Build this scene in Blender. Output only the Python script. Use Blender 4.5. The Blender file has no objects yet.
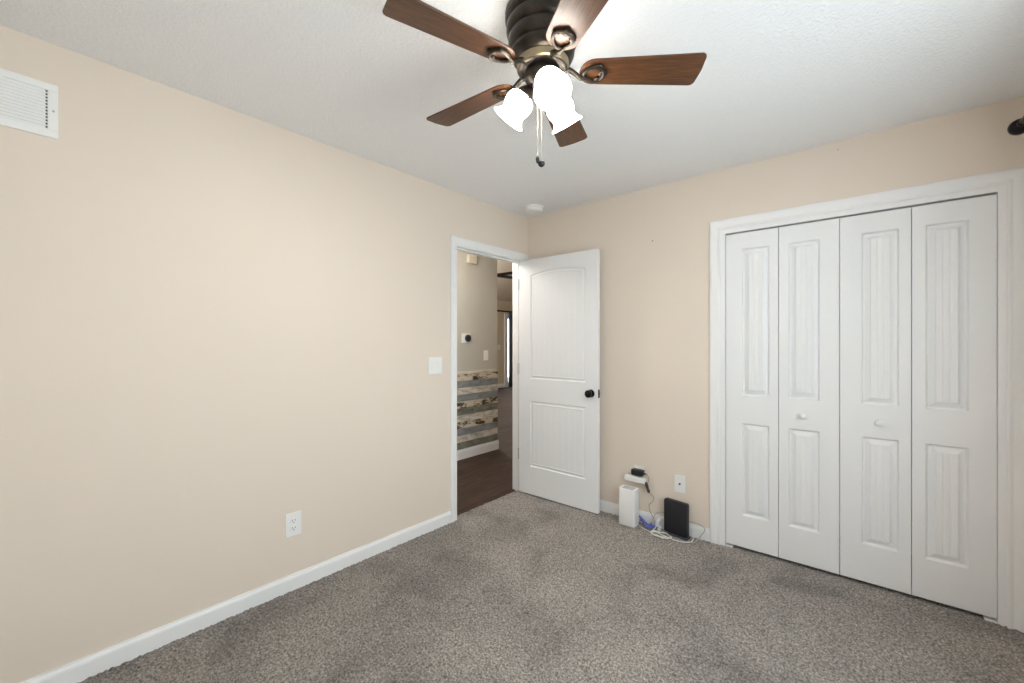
import bpy, bmesh, math, random
import numpy as np
from mathutils import Vector, Matrix

S = bpy.context.scene
C = S.collection
PI = math.pi

# ---------------------------------------------------------------- camera, sky, exposure
W_PX, H_PX = 1024, 683
F_PX = 420.03
YAW = 0.705222
CAM = Vector((2.3357, -2.9588, 1.3154))
V0 = 343.35
cd = bpy.data.cameras.new('camera')
cam = bpy.data.objects.new('camera', cd)
C.objects.link(cam)
cam.location = CAM
cam.rotation_euler = (PI / 2, 0, YAW)
cd.sensor_fit = 'HORIZONTAL'
cd.sensor_width = 36.0
cd.lens = F_PX / W_PX * 36.0
cd.shift_y = (V0 - H_PX / 2) / W_PX
cd.clip_start = 0.02
cd.clip_end = 200
S.camera = cam

SKY = 4.6
BULB = 480.0
SHADE_GLOW = 6.5
w = bpy.data.worlds.new('sky')
S.world = w
w.use_nodes = True
wn = w.node_tree.nodes
wn['Background'].inputs[0].default_value = (0.86, 0.94, 1.0, 1)
wn['Background'].inputs[1].default_value = SKY

S.view_settings.view_transform = 'Standard'
S.view_settings.look = 'None'
S.view_settings.gamma = 1.0
S.view_settings.use_curve_mapping = False
S.view_settings.exposure = 0.86
S.cycles.use_adaptive_sampling = False
S.cycles.max_bounces = 12
S.cycles.diffuse_bounces = 8
S.cycles.sample_clamp_indirect = 6.0
S.cycles.caustics_reflective = False
S.cycles.caustics_refractive = False

H = 2.44          # ceiling
XR = 2.976        # right wall
YB = -3.604       # wall behind the camera
WT = 0.115        # wall thickness


def portal(name, loc, rot, sx, sy):
    ld = bpy.data.lights.new(name, 'AREA')
    ld.shape = 'RECTANGLE'
    ld.size, ld.size_y = sx, sy
    ld.cycles.is_portal = True
    o = bpy.data.objects.new(name, ld)
    C.objects.link(o)
    o.location = loc
    o.rotation_euler = rot
    return o


WIN1 = (-3.05, -1.05, 0.75, 2.08)     # right wall: y0,y1,z0,z1
portal('window_portal', (XR + 0.11, (WIN1[0] + WIN1[1]) / 2, (WIN1[2] + WIN1[3]) / 2), (0, PI / 2, 0),
       WIN1[3] - WIN1[2], WIN1[1] - WIN1[0])


def fill_light(name, loc, power, r, col=(1, 0.94, 0.86)):
    ld = bpy.data.lights.new(name, 'POINT')
    ld.energy = power
    ld.color = col
    ld.shadow_soft_size = r
    o = bpy.data.objects.new(name, ld)
    C.objects.link(o)
    o.location = loc
    return o


fill_light('hall_fill_light', (-0.62, -0.55, 2.25), 20, 0.12)  # added out of view to brighten the hall, has no fixture
fill_light('great_room_fill_light', (-4.6, 2.6, 2.3), 120, 0.2, (1, 0.93, 0.84))  # added fill behind the hall corner to lift the far walls and ceiling

# ---------------------------------------------------------------- materials


def new_mat(name):
    m = bpy.data.materials.new(name)
    m.use_nodes = True
    nt = m.node_tree
    return m, nt, nt.nodes['Principled BSDF']


def N(nt, t, **kw):
    n = nt.nodes.new(t)
    for k, v in kw.items():
        setattr(n, k, v)
    return n


def plain(name, col, rough=0.5, metal=0.0, spec=None, coat=0.0):
    m, nt, b = new_mat(name)
    b.inputs['Base Color'].default_value = (*col, 1)
    b.inputs['Roughness'].default_value = rough
    b.inputs['Metallic'].default_value = metal
    if spec is not None:
        b.inputs['Specular IOR Level'].default_value = spec
    if coat:
        b.inputs['Coat Weight'].default_value = coat
    return m


def bumpy(name, col, scale, strength, dist, rough=0.6, detail=3.0, spec=0.3, vary=0.0):
    m, nt, b = new_mat(name)
    tc = N(nt, 'ShaderNodeTexCoord')
    no = N(nt, 'ShaderNodeTexNoise')
    no.inputs['Scale'].default_value = scale
    no.inputs['Detail'].default_value = detail
    bp = N(nt, 'ShaderNodeBump')
    bp.inputs['Strength'].default_value = strength
    bp.inputs['Distance'].default_value = dist
    L = nt.links.new
    L(tc.outputs['Object'], no.inputs['Vector'])
    L(no.outputs['Fac'], bp.inputs['Height'])
    L(bp.outputs['Normal'], b.inputs['Normal'])
    b.inputs['Roughness'].default_value = rough
    b.inputs['Specular IOR Level'].default_value = spec
    b.inputs['Base Color'].default_value = (*col, 1)
    if vary:
        n2 = N(nt, 'ShaderNodeTexNoise')
        n2.inputs['Scale'].default_value = 1.7
        n2.inputs['Detail'].default_value = 2.0
        mx = N(nt, 'ShaderNodeMix', data_type='RGBA')
        mx.inputs[6].default_value = (*[c * (1 - vary) for c in col], 1)
        mx.inputs[7].default_value = (*[min(1, c * (1 + vary)) for c in col], 1)
        L(tc.outputs['Object'], n2.inputs['Vector'])
        L(n2.outputs['Fac'], mx.inputs[0])
        L(mx.outputs[2], b.inputs['Base Color'])
    return m


def ramp(nt, stops):
    r = N(nt, 'ShaderNodeValToRGB')
    e = r.color_ramp.elements
    while len(e) < len(stops):
        e.new(0.5)
    for i, (p, c) in enumerate(stops):
        e[i].position = p
        e[i].color = (*c, 1)
    return r


M = {}
M['wall'] = bumpy('beige_wall_paint', (0.725, 0.640, 0.556), 140, 0.12, 0.002, 0.7, spec=0.2, vary=0.01)
M['hall_wall'] = bumpy('greige_wall_paint', (0.48, 0.455, 0.405), 140, 0.12, 0.002, 0.7, spec=0.2)
M['far_wall'] = bumpy('cream_wall_paint', (0.62, 0.53, 0.40), 140, 0.1, 0.002, 0.7, spec=0.2)
M['trim'] = plain('white_trim_paint', (0.80, 0.80, 0.805), 0.38, spec=0.4)
M['door'] = plain('white_door_paint', (0.78, 0.785, 0.795), 0.42, spec=0.35)
M['plastic'] = plain('white_plastic', (0.80, 0.80, 0.79), 0.35)
M['plastic_grey'] = plain('light_grey_plastic', (0.52, 0.52, 0.54), 0.45)
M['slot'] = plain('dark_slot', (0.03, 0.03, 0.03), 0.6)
M['black_plastic'] = plain('black_plastic', (0.012, 0.013, 0.018), 0.4)
M['dark_bronze'] = plain('oil_rubbed_bronze', (0.016, 0.014, 0.016), 0.3, 0.7)
M['steel'] = plain('satin_steel', (0.50, 0.49, 0.47), 0.38, 1.0)
M['brown_plastic'] = plain('brown_plug_plastic', (0.055, 0.035, 0.025), 0.45)
M['blue_plastic'] = plain('blue_cable_plastic', (0.13, 0.16, 0.50), 0.4)
M['cord_tan'] = plain('taupe_cord', (0.30, 0.26, 0.20), 0.5)
M['cord_white'] = plain('white_cord', (0.68, 0.67, 0.64), 0.45)
M['cord_grey'] = plain('grey_cord', (0.42, 0.39, 0.34), 0.5)
M['clear'] = plain('clear_plug_plastic', (0.70, 0.71, 0.74), 0.2)
M['dark_timber'] = plain('dark_timber', (0.018, 0.014, 0.012), 0.6)
M['curtain'] = bumpy('slate_blue_curtain_cloth', (0.12, 0.13, 0.17), 40, 0.2, 0.003, 0.9)


def ceiling_mat():
    m, nt, b = new_mat('white_textured_ceiling')
    L = nt.links.new
    tc = N(nt, 'ShaderNodeTexCoord')
    no = N(nt, 'ShaderNodeTexNoise')
    no.inputs['Scale'].default_value = 75
    no.inputs['Detail'].default_value = 4
    no.inputs['Roughness'].default_value = 0.55
    r = ramp(nt, [(0.42, (0, 0, 0)), (0.6, (1, 1, 1))])
    bp = N(nt, 'ShaderNodeBump')
    bp.inputs['Strength'].default_value = 0.45
    bp.inputs['Distance'].default_value = 0.004
    L(tc.outputs['Object'], no.inputs['Vector'])
    L(no.outputs['Fac'], r.inputs['Fac'])
    L(r.outputs['Color'], bp.inputs['Height'])
    L(bp.outputs['Normal'], b.inputs['Normal'])
    b.inputs['Base Color'].default_value = (0.86, 0.87, 0.885, 1)
    b.inputs['Roughness'].default_value = 0.85
    b.inputs['Specular IOR Level'].default_value = 0.15
    return m


M['ceiling'] = ceiling_mat()


def carpet_mat():
    m, nt, b = new_mat('grey_taupe_carpet')
    L = nt.links.new
    tc = N(nt, 'ShaderNodeTexCoord')
    n1 = N(nt, 'ShaderNodeTexNoise')
    n1.inputs['Scale'].default_value = 105
    n1.inputs['Detail'].default_value = 3
    n1.inputs['Roughness'].default_value = 0.7
    r1 = ramp(nt, [(0.30, (0.070, 0.062, 0.056)), (0.48, (0.212, 0.190, 0.173)), (0.70, (0.45, 0.412, 0.38))])
    n2 = N(nt, 'ShaderNodeTexNoise')            # brushed, trodden pile: broad patches
    n2.inputs['Scale'].default_value = 2.3
    n2.inputs['Detail'].default_value = 4
    n2.inputs['Roughness'].default_value = 0.55
    n2.inputs['Distortion'].default_value = 0.6
    r2 = ramp(nt, [(0.36, (0.74, 0.735, 0.73)), (0.50, (1.0, 1.0, 1.0)), (0.66, (1.14, 1.13, 1.12))])
    mx = N(nt, 'ShaderNodeMix', data_type='RGBA', blend_type='MULTIPLY')
    mx.inputs[0].default_value = 1.0
    L(tc.outputs['Object'], n1.inputs['Vector'])
    L(tc.outputs['Object'], n2.inputs['Vector'])
    L(n1.outputs['Fac'], r1.inputs['Fac'])
    L(n2.outputs['Fac'], r2.inputs['Fac'])
    L(r1.outputs['Color'], mx.inputs[6])
    L(r2.outputs['Color'], mx.inputs[7])
    L(mx.outputs[2], b.inputs['Base Color'])
    b.inputs['Roughness'].default_value = 0.95
    b.inputs['Specular IOR Level'].default_value = 0.05
    b.inputs['Sheen Weight'].default_value = 0.15
    return m


M['carpet'] = carpet_mat()


def wood_mat(name, dark, mid, light, rough, scale, stretch, coat=0.0):
    m, nt, b = new_mat(name)
    L = nt.links.new
    tc = N(nt, 'ShaderNodeTexCoord')
    mp = N(nt, 'ShaderNodeMapping')
    mp.inputs['Scale'].default_value = stretch
    no = N(nt, 'ShaderNodeTexNoise')
    no.inputs['Scale'].default_value = scale
    no.inputs['Detail'].default_value = 6
    no.inputs['Roughness'].default_value = 0.6
    no.inputs['Distortion'].default_value = 0.4
    r = ramp(nt, [(0.3, dark), (0.5, mid), (0.72, light)])
    L(tc.outputs['Object'], mp.inputs['Vector'])
    L(mp.outputs['Vector'], no.inputs['Vector'])
    L(no.outputs['Fac'], r.inputs['Fac'])
    L(r.outputs['Color'], b.inputs['Base Color'])
    b.inputs['Roughness'].default_value = rough
    if coat:
        b.inputs['Coat Weight'].default_value = coat
        b.inputs['Coat Roughness'].default_value = 0.2
    return m


M['blade'] = wood_mat('walnut_fan_blade', (0.034, 0.012, 0.008), (0.078, 0.028, 0.009), (0.135, 0.054, 0.013), 0.36, 9, (1.2, 14, 14), 0.0)


def plank_floor_mat():
    m, nt, b = new_mat('dark_plank_floor')
    L = nt.links.new
    tc = N(nt, 'ShaderNodeTexCoord')
    mp = N(nt, 'ShaderNodeMapping')
    mp.inputs['Rotation'].default_value = (0, 0, PI / 2)
    br = N(nt, 'ShaderNodeTexBrick')
    br.inputs['Color1'].default_value = (0.046, 0.028, 0.021, 1)
    br.inputs['Color2'].default_value = (0.070, 0.044, 0.033, 1)
    br.inputs['Mortar'].default_value = (0.03, 0.02, 0.015, 1)
    br.inputs['Scale'].default_value = 1.0
    br.inputs['Mortar Size'].default_value = 0.0025
    br.inputs['Brick Width'].default_value = 1.1
    br.inputs['Row Height'].default_value = 0.13
    no = N(nt, 'ShaderNodeTexNoise')
    no.inputs['Scale'].default_value = 6
    no.inputs['Detail'].default_value = 6
    m2 = N(nt, 'ShaderNodeMapping')
    m2.inputs['Scale'].default_value = (6, 0.8, 1)
    r = ramp(nt, [(0.3, (0.7, 0.7, 0.7)), (0.7, (1.3, 1.25, 1.2))])
    mx = N(nt, 'ShaderNodeMix', data_type='RGBA', blend_type='MULTIPLY')
    mx.inputs[0].default_value = 1
    L(tc.outputs['Object'], mp.inputs['Vector'])
    L(mp.outputs['Vector'], br.inputs['Vector'])
    L(tc.outputs['Object'], m2.inputs['Vector'])
    L(m2.outputs['Vector'], no.inputs['Vector'])
    L(no.outputs['Fac'], r.inputs['Fac'])
    L(br.outputs['Color'], mx.inputs[6])
    L(r.outputs['Color'], mx.inputs[7])
    L(mx.outputs[2], b.inputs['Base Color'])
    b.inputs['Roughness'].default_value = 0.6
    b.inputs['Specular IOR Level'].default_value = 0.2
    return m


M['plank'] = plank_floor_mat()


def board_mat(name, base, worn, lo, hi, seed):
    m, nt, b = new_mat(name)
    L = nt.links.new
    tc = N(nt, 'ShaderNodeTexCoord')
    mp = N(nt, 'ShaderNodeMapping')
    mp.inputs['Location'].default_value = (seed, seed * 2.3, seed)
    mp.inputs['Scale'].default_value = (1, 1.0, 3.0)
    no = N(nt, 'ShaderNodeTexNoise')
    no.inputs['Scale'].default_value = 7
    no.inputs['Detail'].default_value = 8
    no.inputs['Roughness'].default_value = 0.7
    r = ramp(nt, [(lo, base), (hi, worn)])
    L(tc.outputs['Object'], mp.inputs['Vector'])
    L(mp.outputs['Vector'], no.inputs['Vector'])
    L(no.outputs['Fac'], r.inputs['Fac'])
    L(r.outputs['Color'], b.inputs['Base Color'])
    b.inputs['Roughness'].default_value = 0.8
    return m


BOARDS = [
    board_mat('board_chipped_cream', (0.06, 0.030, 0.016), (0.60, 0.53, 0.42), 0.44, 0.52, 1.0),
    board_mat('board_slate_grey', (0.17, 0.18, 0.19), (0.30, 0.31, 0.32), 0.35, 0.65, 4.0),
    board_mat('board_whitewash', (0.36, 0.33, 0.28), (0.66, 0.62, 0.55), 0.38, 0.56, 7.0),
    board_mat('board_mossy_grey', (0.10, 0.10, 0.085), (0.27, 0.26, 0.20), 0.35, 0.65, 11.0),
]
M['cap'] = board_mat('board_cap', (0.50, 0.44, 0.36), (0.66, 0.60, 0.51), 0.4, 0.6, 15.0)


def bronze_mat():
    m, nt, b = new_mat('antique_bronze_metal')
    L = nt.links.new
    tc = N(nt, 'ShaderNodeTexCoord')
    no = N(nt, 'ShaderNodeTexNoise')
    no.inputs['Scale'].default_value = 30
    no.inputs['Detail'].default_value = 4
    r = ramp(nt, [(0.35, (0.036, 0.029, 0.024)), (0.65, (0.056, 0.045, 0.036))])
    L(tc.outputs['Object'], no.inputs['Vector'])
    L(no.outputs['Fac'], r.inputs['Fac'])
    L(r.outputs['Color'], b.inputs['Base Color'])
    b.inputs['Metallic'].default_value = 0.85
    b.inputs['Roughness'].default_value = 0.36
    return m


M['bronze'] = bronze_mat()
M['arm'] = plain('dark_bronze_arm', (0.045, 0.036, 0.028), 0.38, 0.85)
M['brass'] = plain('aged_brass_band', (0.30, 0.24, 0.15), 0.34, 0.9)
M['chain'] = plain('brass_chain', (0.42, 0.39, 0.34), 0.45, 0.3)


def shade_mat():
    m = bpy.data.materials.new('frosted_glass_shade')
    m.use_nodes = True
    nt = m.node_tree
    nt.nodes.clear()
    L = nt.links.new
    out = N(nt, 'ShaderNodeOutputMaterial')
    d = N(nt, 'ShaderNodeBsdfDiffuse')
    d.inputs[0].default_value = (0.85, 0.84, 0.80, 1)
    t = N(nt, 'ShaderNodeBsdfTranslucent')
    t.inputs[0].default_value = (0.85, 0.82, 0.76, 1)
    mx = N(nt, 'ShaderNodeMixShader')
    mx.inputs[0].default_value = 0.4
    e = N(nt, 'ShaderNodeEmission')
    e.inputs[0].default_value = (1, 0.975, 0.94, 1)
    e.inputs[1].default_value = SHADE_GLOW
    a = N(nt, 'ShaderNodeAddShader')
    L(d.outputs[0], mx.inputs[1])
    L(t.outputs[0], mx.inputs[2])
    L(mx.outputs[0], a.inputs[0])
    L(e.outputs[0], a.inputs[1])
    L(a.outputs[0], out.inputs[0])
    return m


M['shade'] = shade_mat()


def emit(name, col, s):
    m = bpy.data.materials.new(name)
    m.use_nodes = True
    nt = m.node_tree
    nt.nodes.clear()
    out = N(nt, 'ShaderNodeOutputMaterial')
    e = N(nt, 'ShaderNodeEmission')
    e.inputs[0].default_value = (*col, 1)
    e.inputs[1].default_value = s
    nt.links.new(e.outputs[0], out.inputs[0])
    return m


M['bulb'] = emit('lit_bulb', (1, 0.965, 0.92), BULB)


def pane_mat():
    m = bpy.data.materials.new('window_glass')
    m.use_nodes = True
    nt = m.node_tree
    nt.nodes.clear()
    out = N(nt, 'ShaderNodeOutputMaterial')
    t = N(nt, 'ShaderNodeBsdfTransparent')
    t.inputs[0].default_value = (0.96, 0.98, 0.97, 1)
    g = N(nt, 'ShaderNodeBsdfGlossy')
    g.inputs['Roughness'].default_value = 0.02
    mx = N(nt, 'ShaderNodeMixShader')
    mx.inputs[0].default_value = 0.05
    nt.links.new(t.outputs[0], mx.inputs[1])
    nt.links.new(g.outputs[0], mx.inputs[2])
    nt.links.new(mx.outputs[0], out.inputs[0])
    return m


M['pane'] = pane_mat()

# ---------------------------------------------------------------- mesh helpers


def obj(name, bm, mats, parent=None, smooth=False, loc=None, recalc=True):
    if recalc:
        bmesh.ops.recalc_face_normals(bm, faces=bm.faces)
    me = bpy.data.meshes.new(name)
    bm.to_mesh(me)
    bm.free()
    if not isinstance(mats, (list, tuple)):
        mats = [mats]
    for mt in mats:
        me.materials.append(mt)
    if smooth:
        for p in me.polygons:
            p.use_smooth = True
        try:
            me.set_sharp_from_angle(angle=math.radians(40))
        except Exception:
            pass
    o = bpy.data.objects.new(name, me)
    C.objects.link(o)
    if parent:
        o.parent = parent
    if loc:
        o.location = loc
    return o


def thing(name, label, cat, loc=(0, 0, 0), rotz=0.0, group=None):
    o = bpy.data.objects.new(name, None)
    C.objects.link(o)
    o.empty_display_size = 0.05
    o.location = loc
    o.rotation_euler = (0, 0, rotz)
    return tag(o, label, cat, group)


def tag(o, label, cat, group=None):
    o['label'] = label
    o['category'] = cat
    if group:
        o['group'] = group
    return o


def struct(o, label=None, cat=None):
    o['kind'] = 'structure'
    if label:
        o['label'] = label
        o['category'] = cat
    return o


def BM():
    return bmesh.new()


def bx(bm, a, b, bev=0.0, seg=2, mi=0):
    x0, x1 = sorted((a[0], b[0]))
    y0, y1 = sorted((a[1], b[1]))
    z0, z1 = sorted((a[2], b[2]))
    t = bmesh.new()
    vs = [t.verts.new(p) for p in ((x0, y0, z0), (x1, y0, z0), (x1, y1, z0), (x0, y1, z0),
                                   (x0, y0, z1), (x1, y0, z1), (x1, y1, z1), (x0, y1, z1))]
    for f in ((0, 3, 2, 1), (4, 5, 6, 7), (0, 1, 5, 4), (1, 2, 6, 5), (2, 3, 7, 6), (3, 0, 4, 7)):
        t.faces.new([vs[i] for i in f])
    if bev:
        bmesh.ops.bevel(t, geom=list(t.edges), offset=bev, segments=seg, profile=0.5, affect='EDGES')
    merge(bm, t, mi)
    return bm


def merge(bm, t, mi=0, mat=None):
    mp = {}
    for v in t.verts:
        mp[v] = bm.verts.new(mat @ v.co if mat else v.co)
    for f in t.faces:
        try:
            nf = bm.faces.new([mp[v] for v in f.verts])
            nf.material_index = mi
        except ValueError:
            pass
    t.free()


def lathe(bm, prof, seg=40, mat=None, mi=0, cap0=True, cap1=True):
    t = bmesh.new()
    rings = []
    for r, z in prof:
        if r < 1e-6:
            rings.append([t.verts.new((0, 0, z))])
        else:
            rings.append([t.verts.new((r * math.cos(2 * PI * i / seg), r * math.sin(2 * PI * i / seg), z)) for i in range(seg)])
    for a, b in zip(rings, rings[1:]):
        for i in range(seg):
            j = (i + 1) % seg
            q = []
            for ring, k in ((a, i), (a, j), (b, j), (b, i)):
                v = ring[k] if len(ring) > 1 else ring[0]
                if v not in q:
                    q.append(v)
            if len(q) >= 3:
                t.faces.new(q)
    if cap0 and len(rings[0]) > 1:
        t.faces.new(rings[0])
    if cap1 and len(rings[-1]) > 1:
        t.faces.new(rings[-1][::-1])
    merge(bm, t, mi, mat)
    return bm


def catmull(pts, n=8):
    pts = [Vector(p) for p in pts]
    P = [pts[0] * 2 - pts[1]] + pts + [pts[-1] * 2 - pts[-2]]
    out = []
    for i in range(1, len(P) - 2):
        p0, p1, p2, p3 = P[i - 1:i + 3]
        for k in range(n):
            t = k / n
            out.append(0.5 * ((2 * p1) + (p2 - p0) * t + (2 * p0 - 5 * p1 + 4 * p2 - p3) * t * t + (3 * p1 - p0 - 3 * p2 + p3) * t ** 3))
    out.append(pts[-1])
    return out


def tube(bm, pts, r, seg=8, n=8, smooth=True, mi=0):
    P = catmull(pts, n) if smooth else [Vector(p) for p in pts]
    R = r if isinstance(r, (list, tuple)) else None
    rings = []
    up = None
    for i, p in enumerate(P):
        d = (P[min(i + 1, len(P) - 1)] - P[max(i - 1, 0)])
        if d.length < 1e-9:
            d = Vector((0, 0, 1))
        d.normalize()
        if up is None:
            up = d.orthogonal().normalized()
        else:
            up = (up - d * up.dot(d))
            up = up.normalized() if up.length > 1e-6 else d.orthogonal().normalized()
        s = d.cross(up)
        if R:
            f = i / (len(P) - 1) * (len(R) - 1)
            k = min(int(f), len(R) - 2)
            rr = R[k] + (R[k + 1] - R[k]) * (f - k)
        else:
            rr = r
        rings.append([bm.verts.new(p + (up * math.cos(2 * PI * k / seg) + s * math.sin(2 * PI * k / seg)) * rr) for k in range(seg)])
    for a, b in zip(rings, rings[1:]):
        for i in range(seg):
            j = (i + 1) % seg
            f = bm.faces.new((a[i], a[j], b[j], b[i]))
            f.material_index = mi
    for ring, rev in ((rings[0], True), (rings[-1], False)):
        f = bm.faces.new(ring[::-1] if rev else ring)
        f.material_index = mi
    return bm


def copy_part(o, parent):
    c = o.copy()
    C.objects.link(c)
    c.parent = parent
    return c


def casing(bm, a0, a1, zt, prof, mp, zb=0.0):
    """profile (u away from the opening, d out of the wall) run up, over and down an opening with mitred corners"""
    rows = []
    for u, d in prof:
        rows.append([bm.verts.new(mp(a, z, d)) for a, z in ((a0 - u, zb), (a0 - u, zt + u), (a1 + u, zt + u), (a1 + u, zb))])
    n = len(rows)
    for i in range(n):
        r0, r1 = rows[i], rows[(i + 1) % n]
        for k in range(3):
            bm.faces.new((r0[k], r0[k + 1], r1[k + 1], r1[k]))
    bm.faces.new([r[0] for r in rows])
    bm.faces.new([r[3] for r in rows][::-1])
    return bm


def run(bm, prof, p0, p1, nrm):
    """profile (d out of the wall, z) run straight from p0 to p1 (floor points); nrm points into the room"""
    n = Vector(nrm)
    rows = [[bm.verts.new(Vector(p) + n * d + Vector((0, 0, z))) for p in (p0, p1)] for d, z in prof]
    for i in range(len(rows)):
        a, b = rows[i], rows[(i + 1) % len(rows)]
        bm.faces.new((a[0], a[1], b[1], b[0]))
    bm.faces.new([r[0] for r in rows])
    bm.faces.new([r[1] for r in rows][::-1])
    return bm


CASE = [(0, 0), (0, .008), (.003, .0105), (.012, .011), (.016, .0085), (.021, .0085), (.026, .012), (.040, .0155), (.050, .017), (.056, .0165), (.060, .014), (.060, 0)]
BASE = [(0, 0), (.012, 0), (.012, .068), (.0105, .076), (.007, .084), (.006, .090), (0, .090)]

# ---------------------------------------------------------------- room shell
# doorway in the left wall (y), closet opening in the back wall (x)
DY0, DY1, DZ = -0.848, -0.068, 2.040
CX0, CX1, CZ = 1.6265, 2.7905, 2.022

# carpet: a dense grid with tufts
rng = np.random.default_rng(7)
st = 0.0072
xs = np.arange(-0.05, XR + 0.001, st)
ys = np.arange(YB, 0.62, st)
gx, gy = np.meshgrid(xs, ys, indexing='ij')
jx = gx + rng.uniform(-.0022, .0022, gx.shape)
jy = gy + rng.uniform(-.0022, .0022, gx.shape)
tuft = rng.random(gx.shape)
tuft = tuft ** 1.3
gz = 0.004 + 0.0085 * tuft
nx, ny = gx.shape
ok = np.ones((nx - 1, ny - 1), bool)
cxm = gx[:-1, :-1] + st / 2
cym = gy[:-1, :-1] + st / 2
ok &= ~((cxm < 0.0) & ~((cym > DY0) & (cym < DY1)))
ok &= ~((cym > -0.002) & ~((cxm > CX0) & (cxm < CX1)))
idx = np.arange(nx * ny).reshape(nx, ny)
q = np.stack([idx[:-1, :-1], idx[1:, :-1], idx[1:, 1:], idx[:-1, 1:]], -1)[ok]
me = bpy.data.meshes.new('floor')
used, inv = np.unique(q, return_inverse=True)
inv = inv.reshape(q.shape)
co = np.stack([jx, jy, gz], -1).reshape(-1, 3)[used]
me.vertices.add(len(co))
me.vertices.foreach_set('co', co.ravel())
me.loops.add(q.size)
me.loops.foreach_set('vertex_index', inv.ravel().astype(np.int32))
me.polygons.add(len(q))
me.polygons.foreach_set('loop_start', np.arange(0, q.size, 4, dtype=np.int32))
me.polygons.foreach_set('loop_total', np.full(len(q), 4, dtype=np.int32))
me.update()
me.validate()
me.materials.append(M['carpet'])
o = bpy.data.objects.new('floor', me)
C.objects.link(o)
struct(o, 'grey taupe cut-pile carpet covering the bedroom floor', 'carpet')

b = BM()
bx(b, (-WT, YB - WT, H), (XR + WT, 0.8, H + 0.1))
struct(obj('ceiling', b, M['ceiling']), 'white textured ceiling over the bedroom', 'ceiling')

b = BM()
bx(b, (-WT, YB - WT, 0), (0, DY0 - .018, H))
bx(b, (-WT, DY0 - .018, DZ + .018), (0, DY1 + .018, H))
bx(b, (-WT, DY1 + .018, 0), (0, WT, H))
struct(obj('wall_left', b, M['wall']), 'long beige wall with the vent and the doorway', 'wall')

b = BM()
bx(b, (0, 0, 0), (CX0 - .018, WT, H))
bx(b, (CX0 - .018, 0, CZ + .018), (CX1 + .018, WT, H))
bx(b, (CX1 + .018, 0, 0), (XR, WT, H))
struct(obj('wall_back', b, M['wall']), 'beige wall with the white closet doors', 'wall')

y0, y1, z0, z1 = WIN1
b = BM()
bx(b, (XR, YB - WT, 0), (XR + WT, y0, H))
bx(b, (XR, y1, 0), (XR + WT, 0.8, H))
bx(b, (XR, y0, 0), (XR + WT, y1, z0))
bx(b, (XR, y0, z1), (XR + WT, y1, H))
struct(obj('wall_right', b, M['wall']))

b = BM()
bx(b, (0, YB - WT, 0), (XR, YB, H))
struct(obj('wall_rear', b, M['wall']))

# closet interior
b = BM()
bx(b, (CX0 - .3, .62, 0), (XR, .66, H))
bx(b, (CX0 - .34, WT, 0), (CX0 - .3, .66, H))
struct(obj('wall_closet', b, M['wall']))
b = BM()
bx(b, (-.045, YB - WT, -.06), (XR + WT, .8, .001))  # unseen slab added to seal out sky light leaking from below
struct(obj('floor_light_seal', b, M['hall_wall']))


def window(n, mp, a0, a1, z0, z1):
    """sash window in a wall; mp(a, depth into the wall, z)"""
    def mb(bm, a, b_, bev=0.003):
        bx(bm, mp(*a), mp(*b_), bev)
    f = BM()
    t = .05
    mb(f, (a0, .03, z0), (a0 + t, .09, z1))
    mb(f, (a1 - t, .03, z0), (a1, .09, z1))
    mb(f, (a0 + t, .03, z0), (a1 - t, .09, z0 + t))
    mb(f, (a0 + t, .03, z1 - t), (a1 - t, .09, z1))
    mid = (a0 + a1) / 2
    mb(f, (mid - .025, .035, z0 + t), (mid + .025, .085, z1 - t))
    zm = (z0 + z1) / 2
    mb(f, (a0 + t, .04, zm - .02), (mid - .025, .08, zm + .02))
    mb(f, (mid + .025, .04, zm - .02), (a1 - t, .08, zm + .02))
    o = struct(obj('window_%d' % n, f, M['trim']))
    g = BM()
    bx(g, mp(a0 + t, .058, z0 + t), mp(a1 - t, .062, z1 - t))
    obj('glass_pane', g, M['pane'], o)
    s = BM()
    mb(s, (a0 - .03, -.03, z0 - .025), (a1 + .03, .03, z0), .004)
    obj('window_sill', s, M['trim'], o)
    return o


window(1, lambda a, d, z: (XR + d, a, z), WIN1[0], WIN1[1], WIN1[2], WIN1[3])

# baseboards
for nm, p0, p1, n in (('baseboard_left', (0, YB, 0), (0, DY0 - .066, 0), (1, 0, 0)),
                      ('baseboard_back', (0.0, 0, 0), (CX0 - .091, 0, 0), (0, -1, 0)),
                      ('baseboard_right', (XR, YB, 0), (XR, 0, 0), (-1, 0, 0)),
                      ('baseboard_rear', (0, YB, 0), (XR, YB, 0), (0, 1, 0))):
    b = BM()
    run(b, BASE, p0, p1, n)
    struct(obj(nm, b, M['trim']), None)

# door frame: casing, jamb boards, stops
b = BM()
casing(b, DY0 - .005, DY1 + .005, DZ + .005, CASE, lambda a, z, d: (d, a, z))
bx(b, (-WT, DY0 - .018, 0), (0, DY0, DZ + .018))
bx(b, (-WT, DY1, 0), (0, DY1 + .018, DZ + .018))
bx(b, (-WT, DY0, DZ), (0, DY1, DZ + .018))
bx(b, (-.078, DY0, 0), (-.042, DY0 + .011, DZ))
bx(b, (-.078, DY1 - .011, 0), (-.042, DY1, DZ))
bx(b, (-.078, DY0 + .011, DZ - .011), (-.042, DY1 - .011, DZ))
casing(b, DY0 - .005, DY1 + .005, DZ + .005, CASE, lambda a, z, d: (-WT - d, a, z))
struct(obj('trim_1', b, M['trim'], smooth=True), 'white moulded casing round the open doorway', 'door frame')

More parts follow.
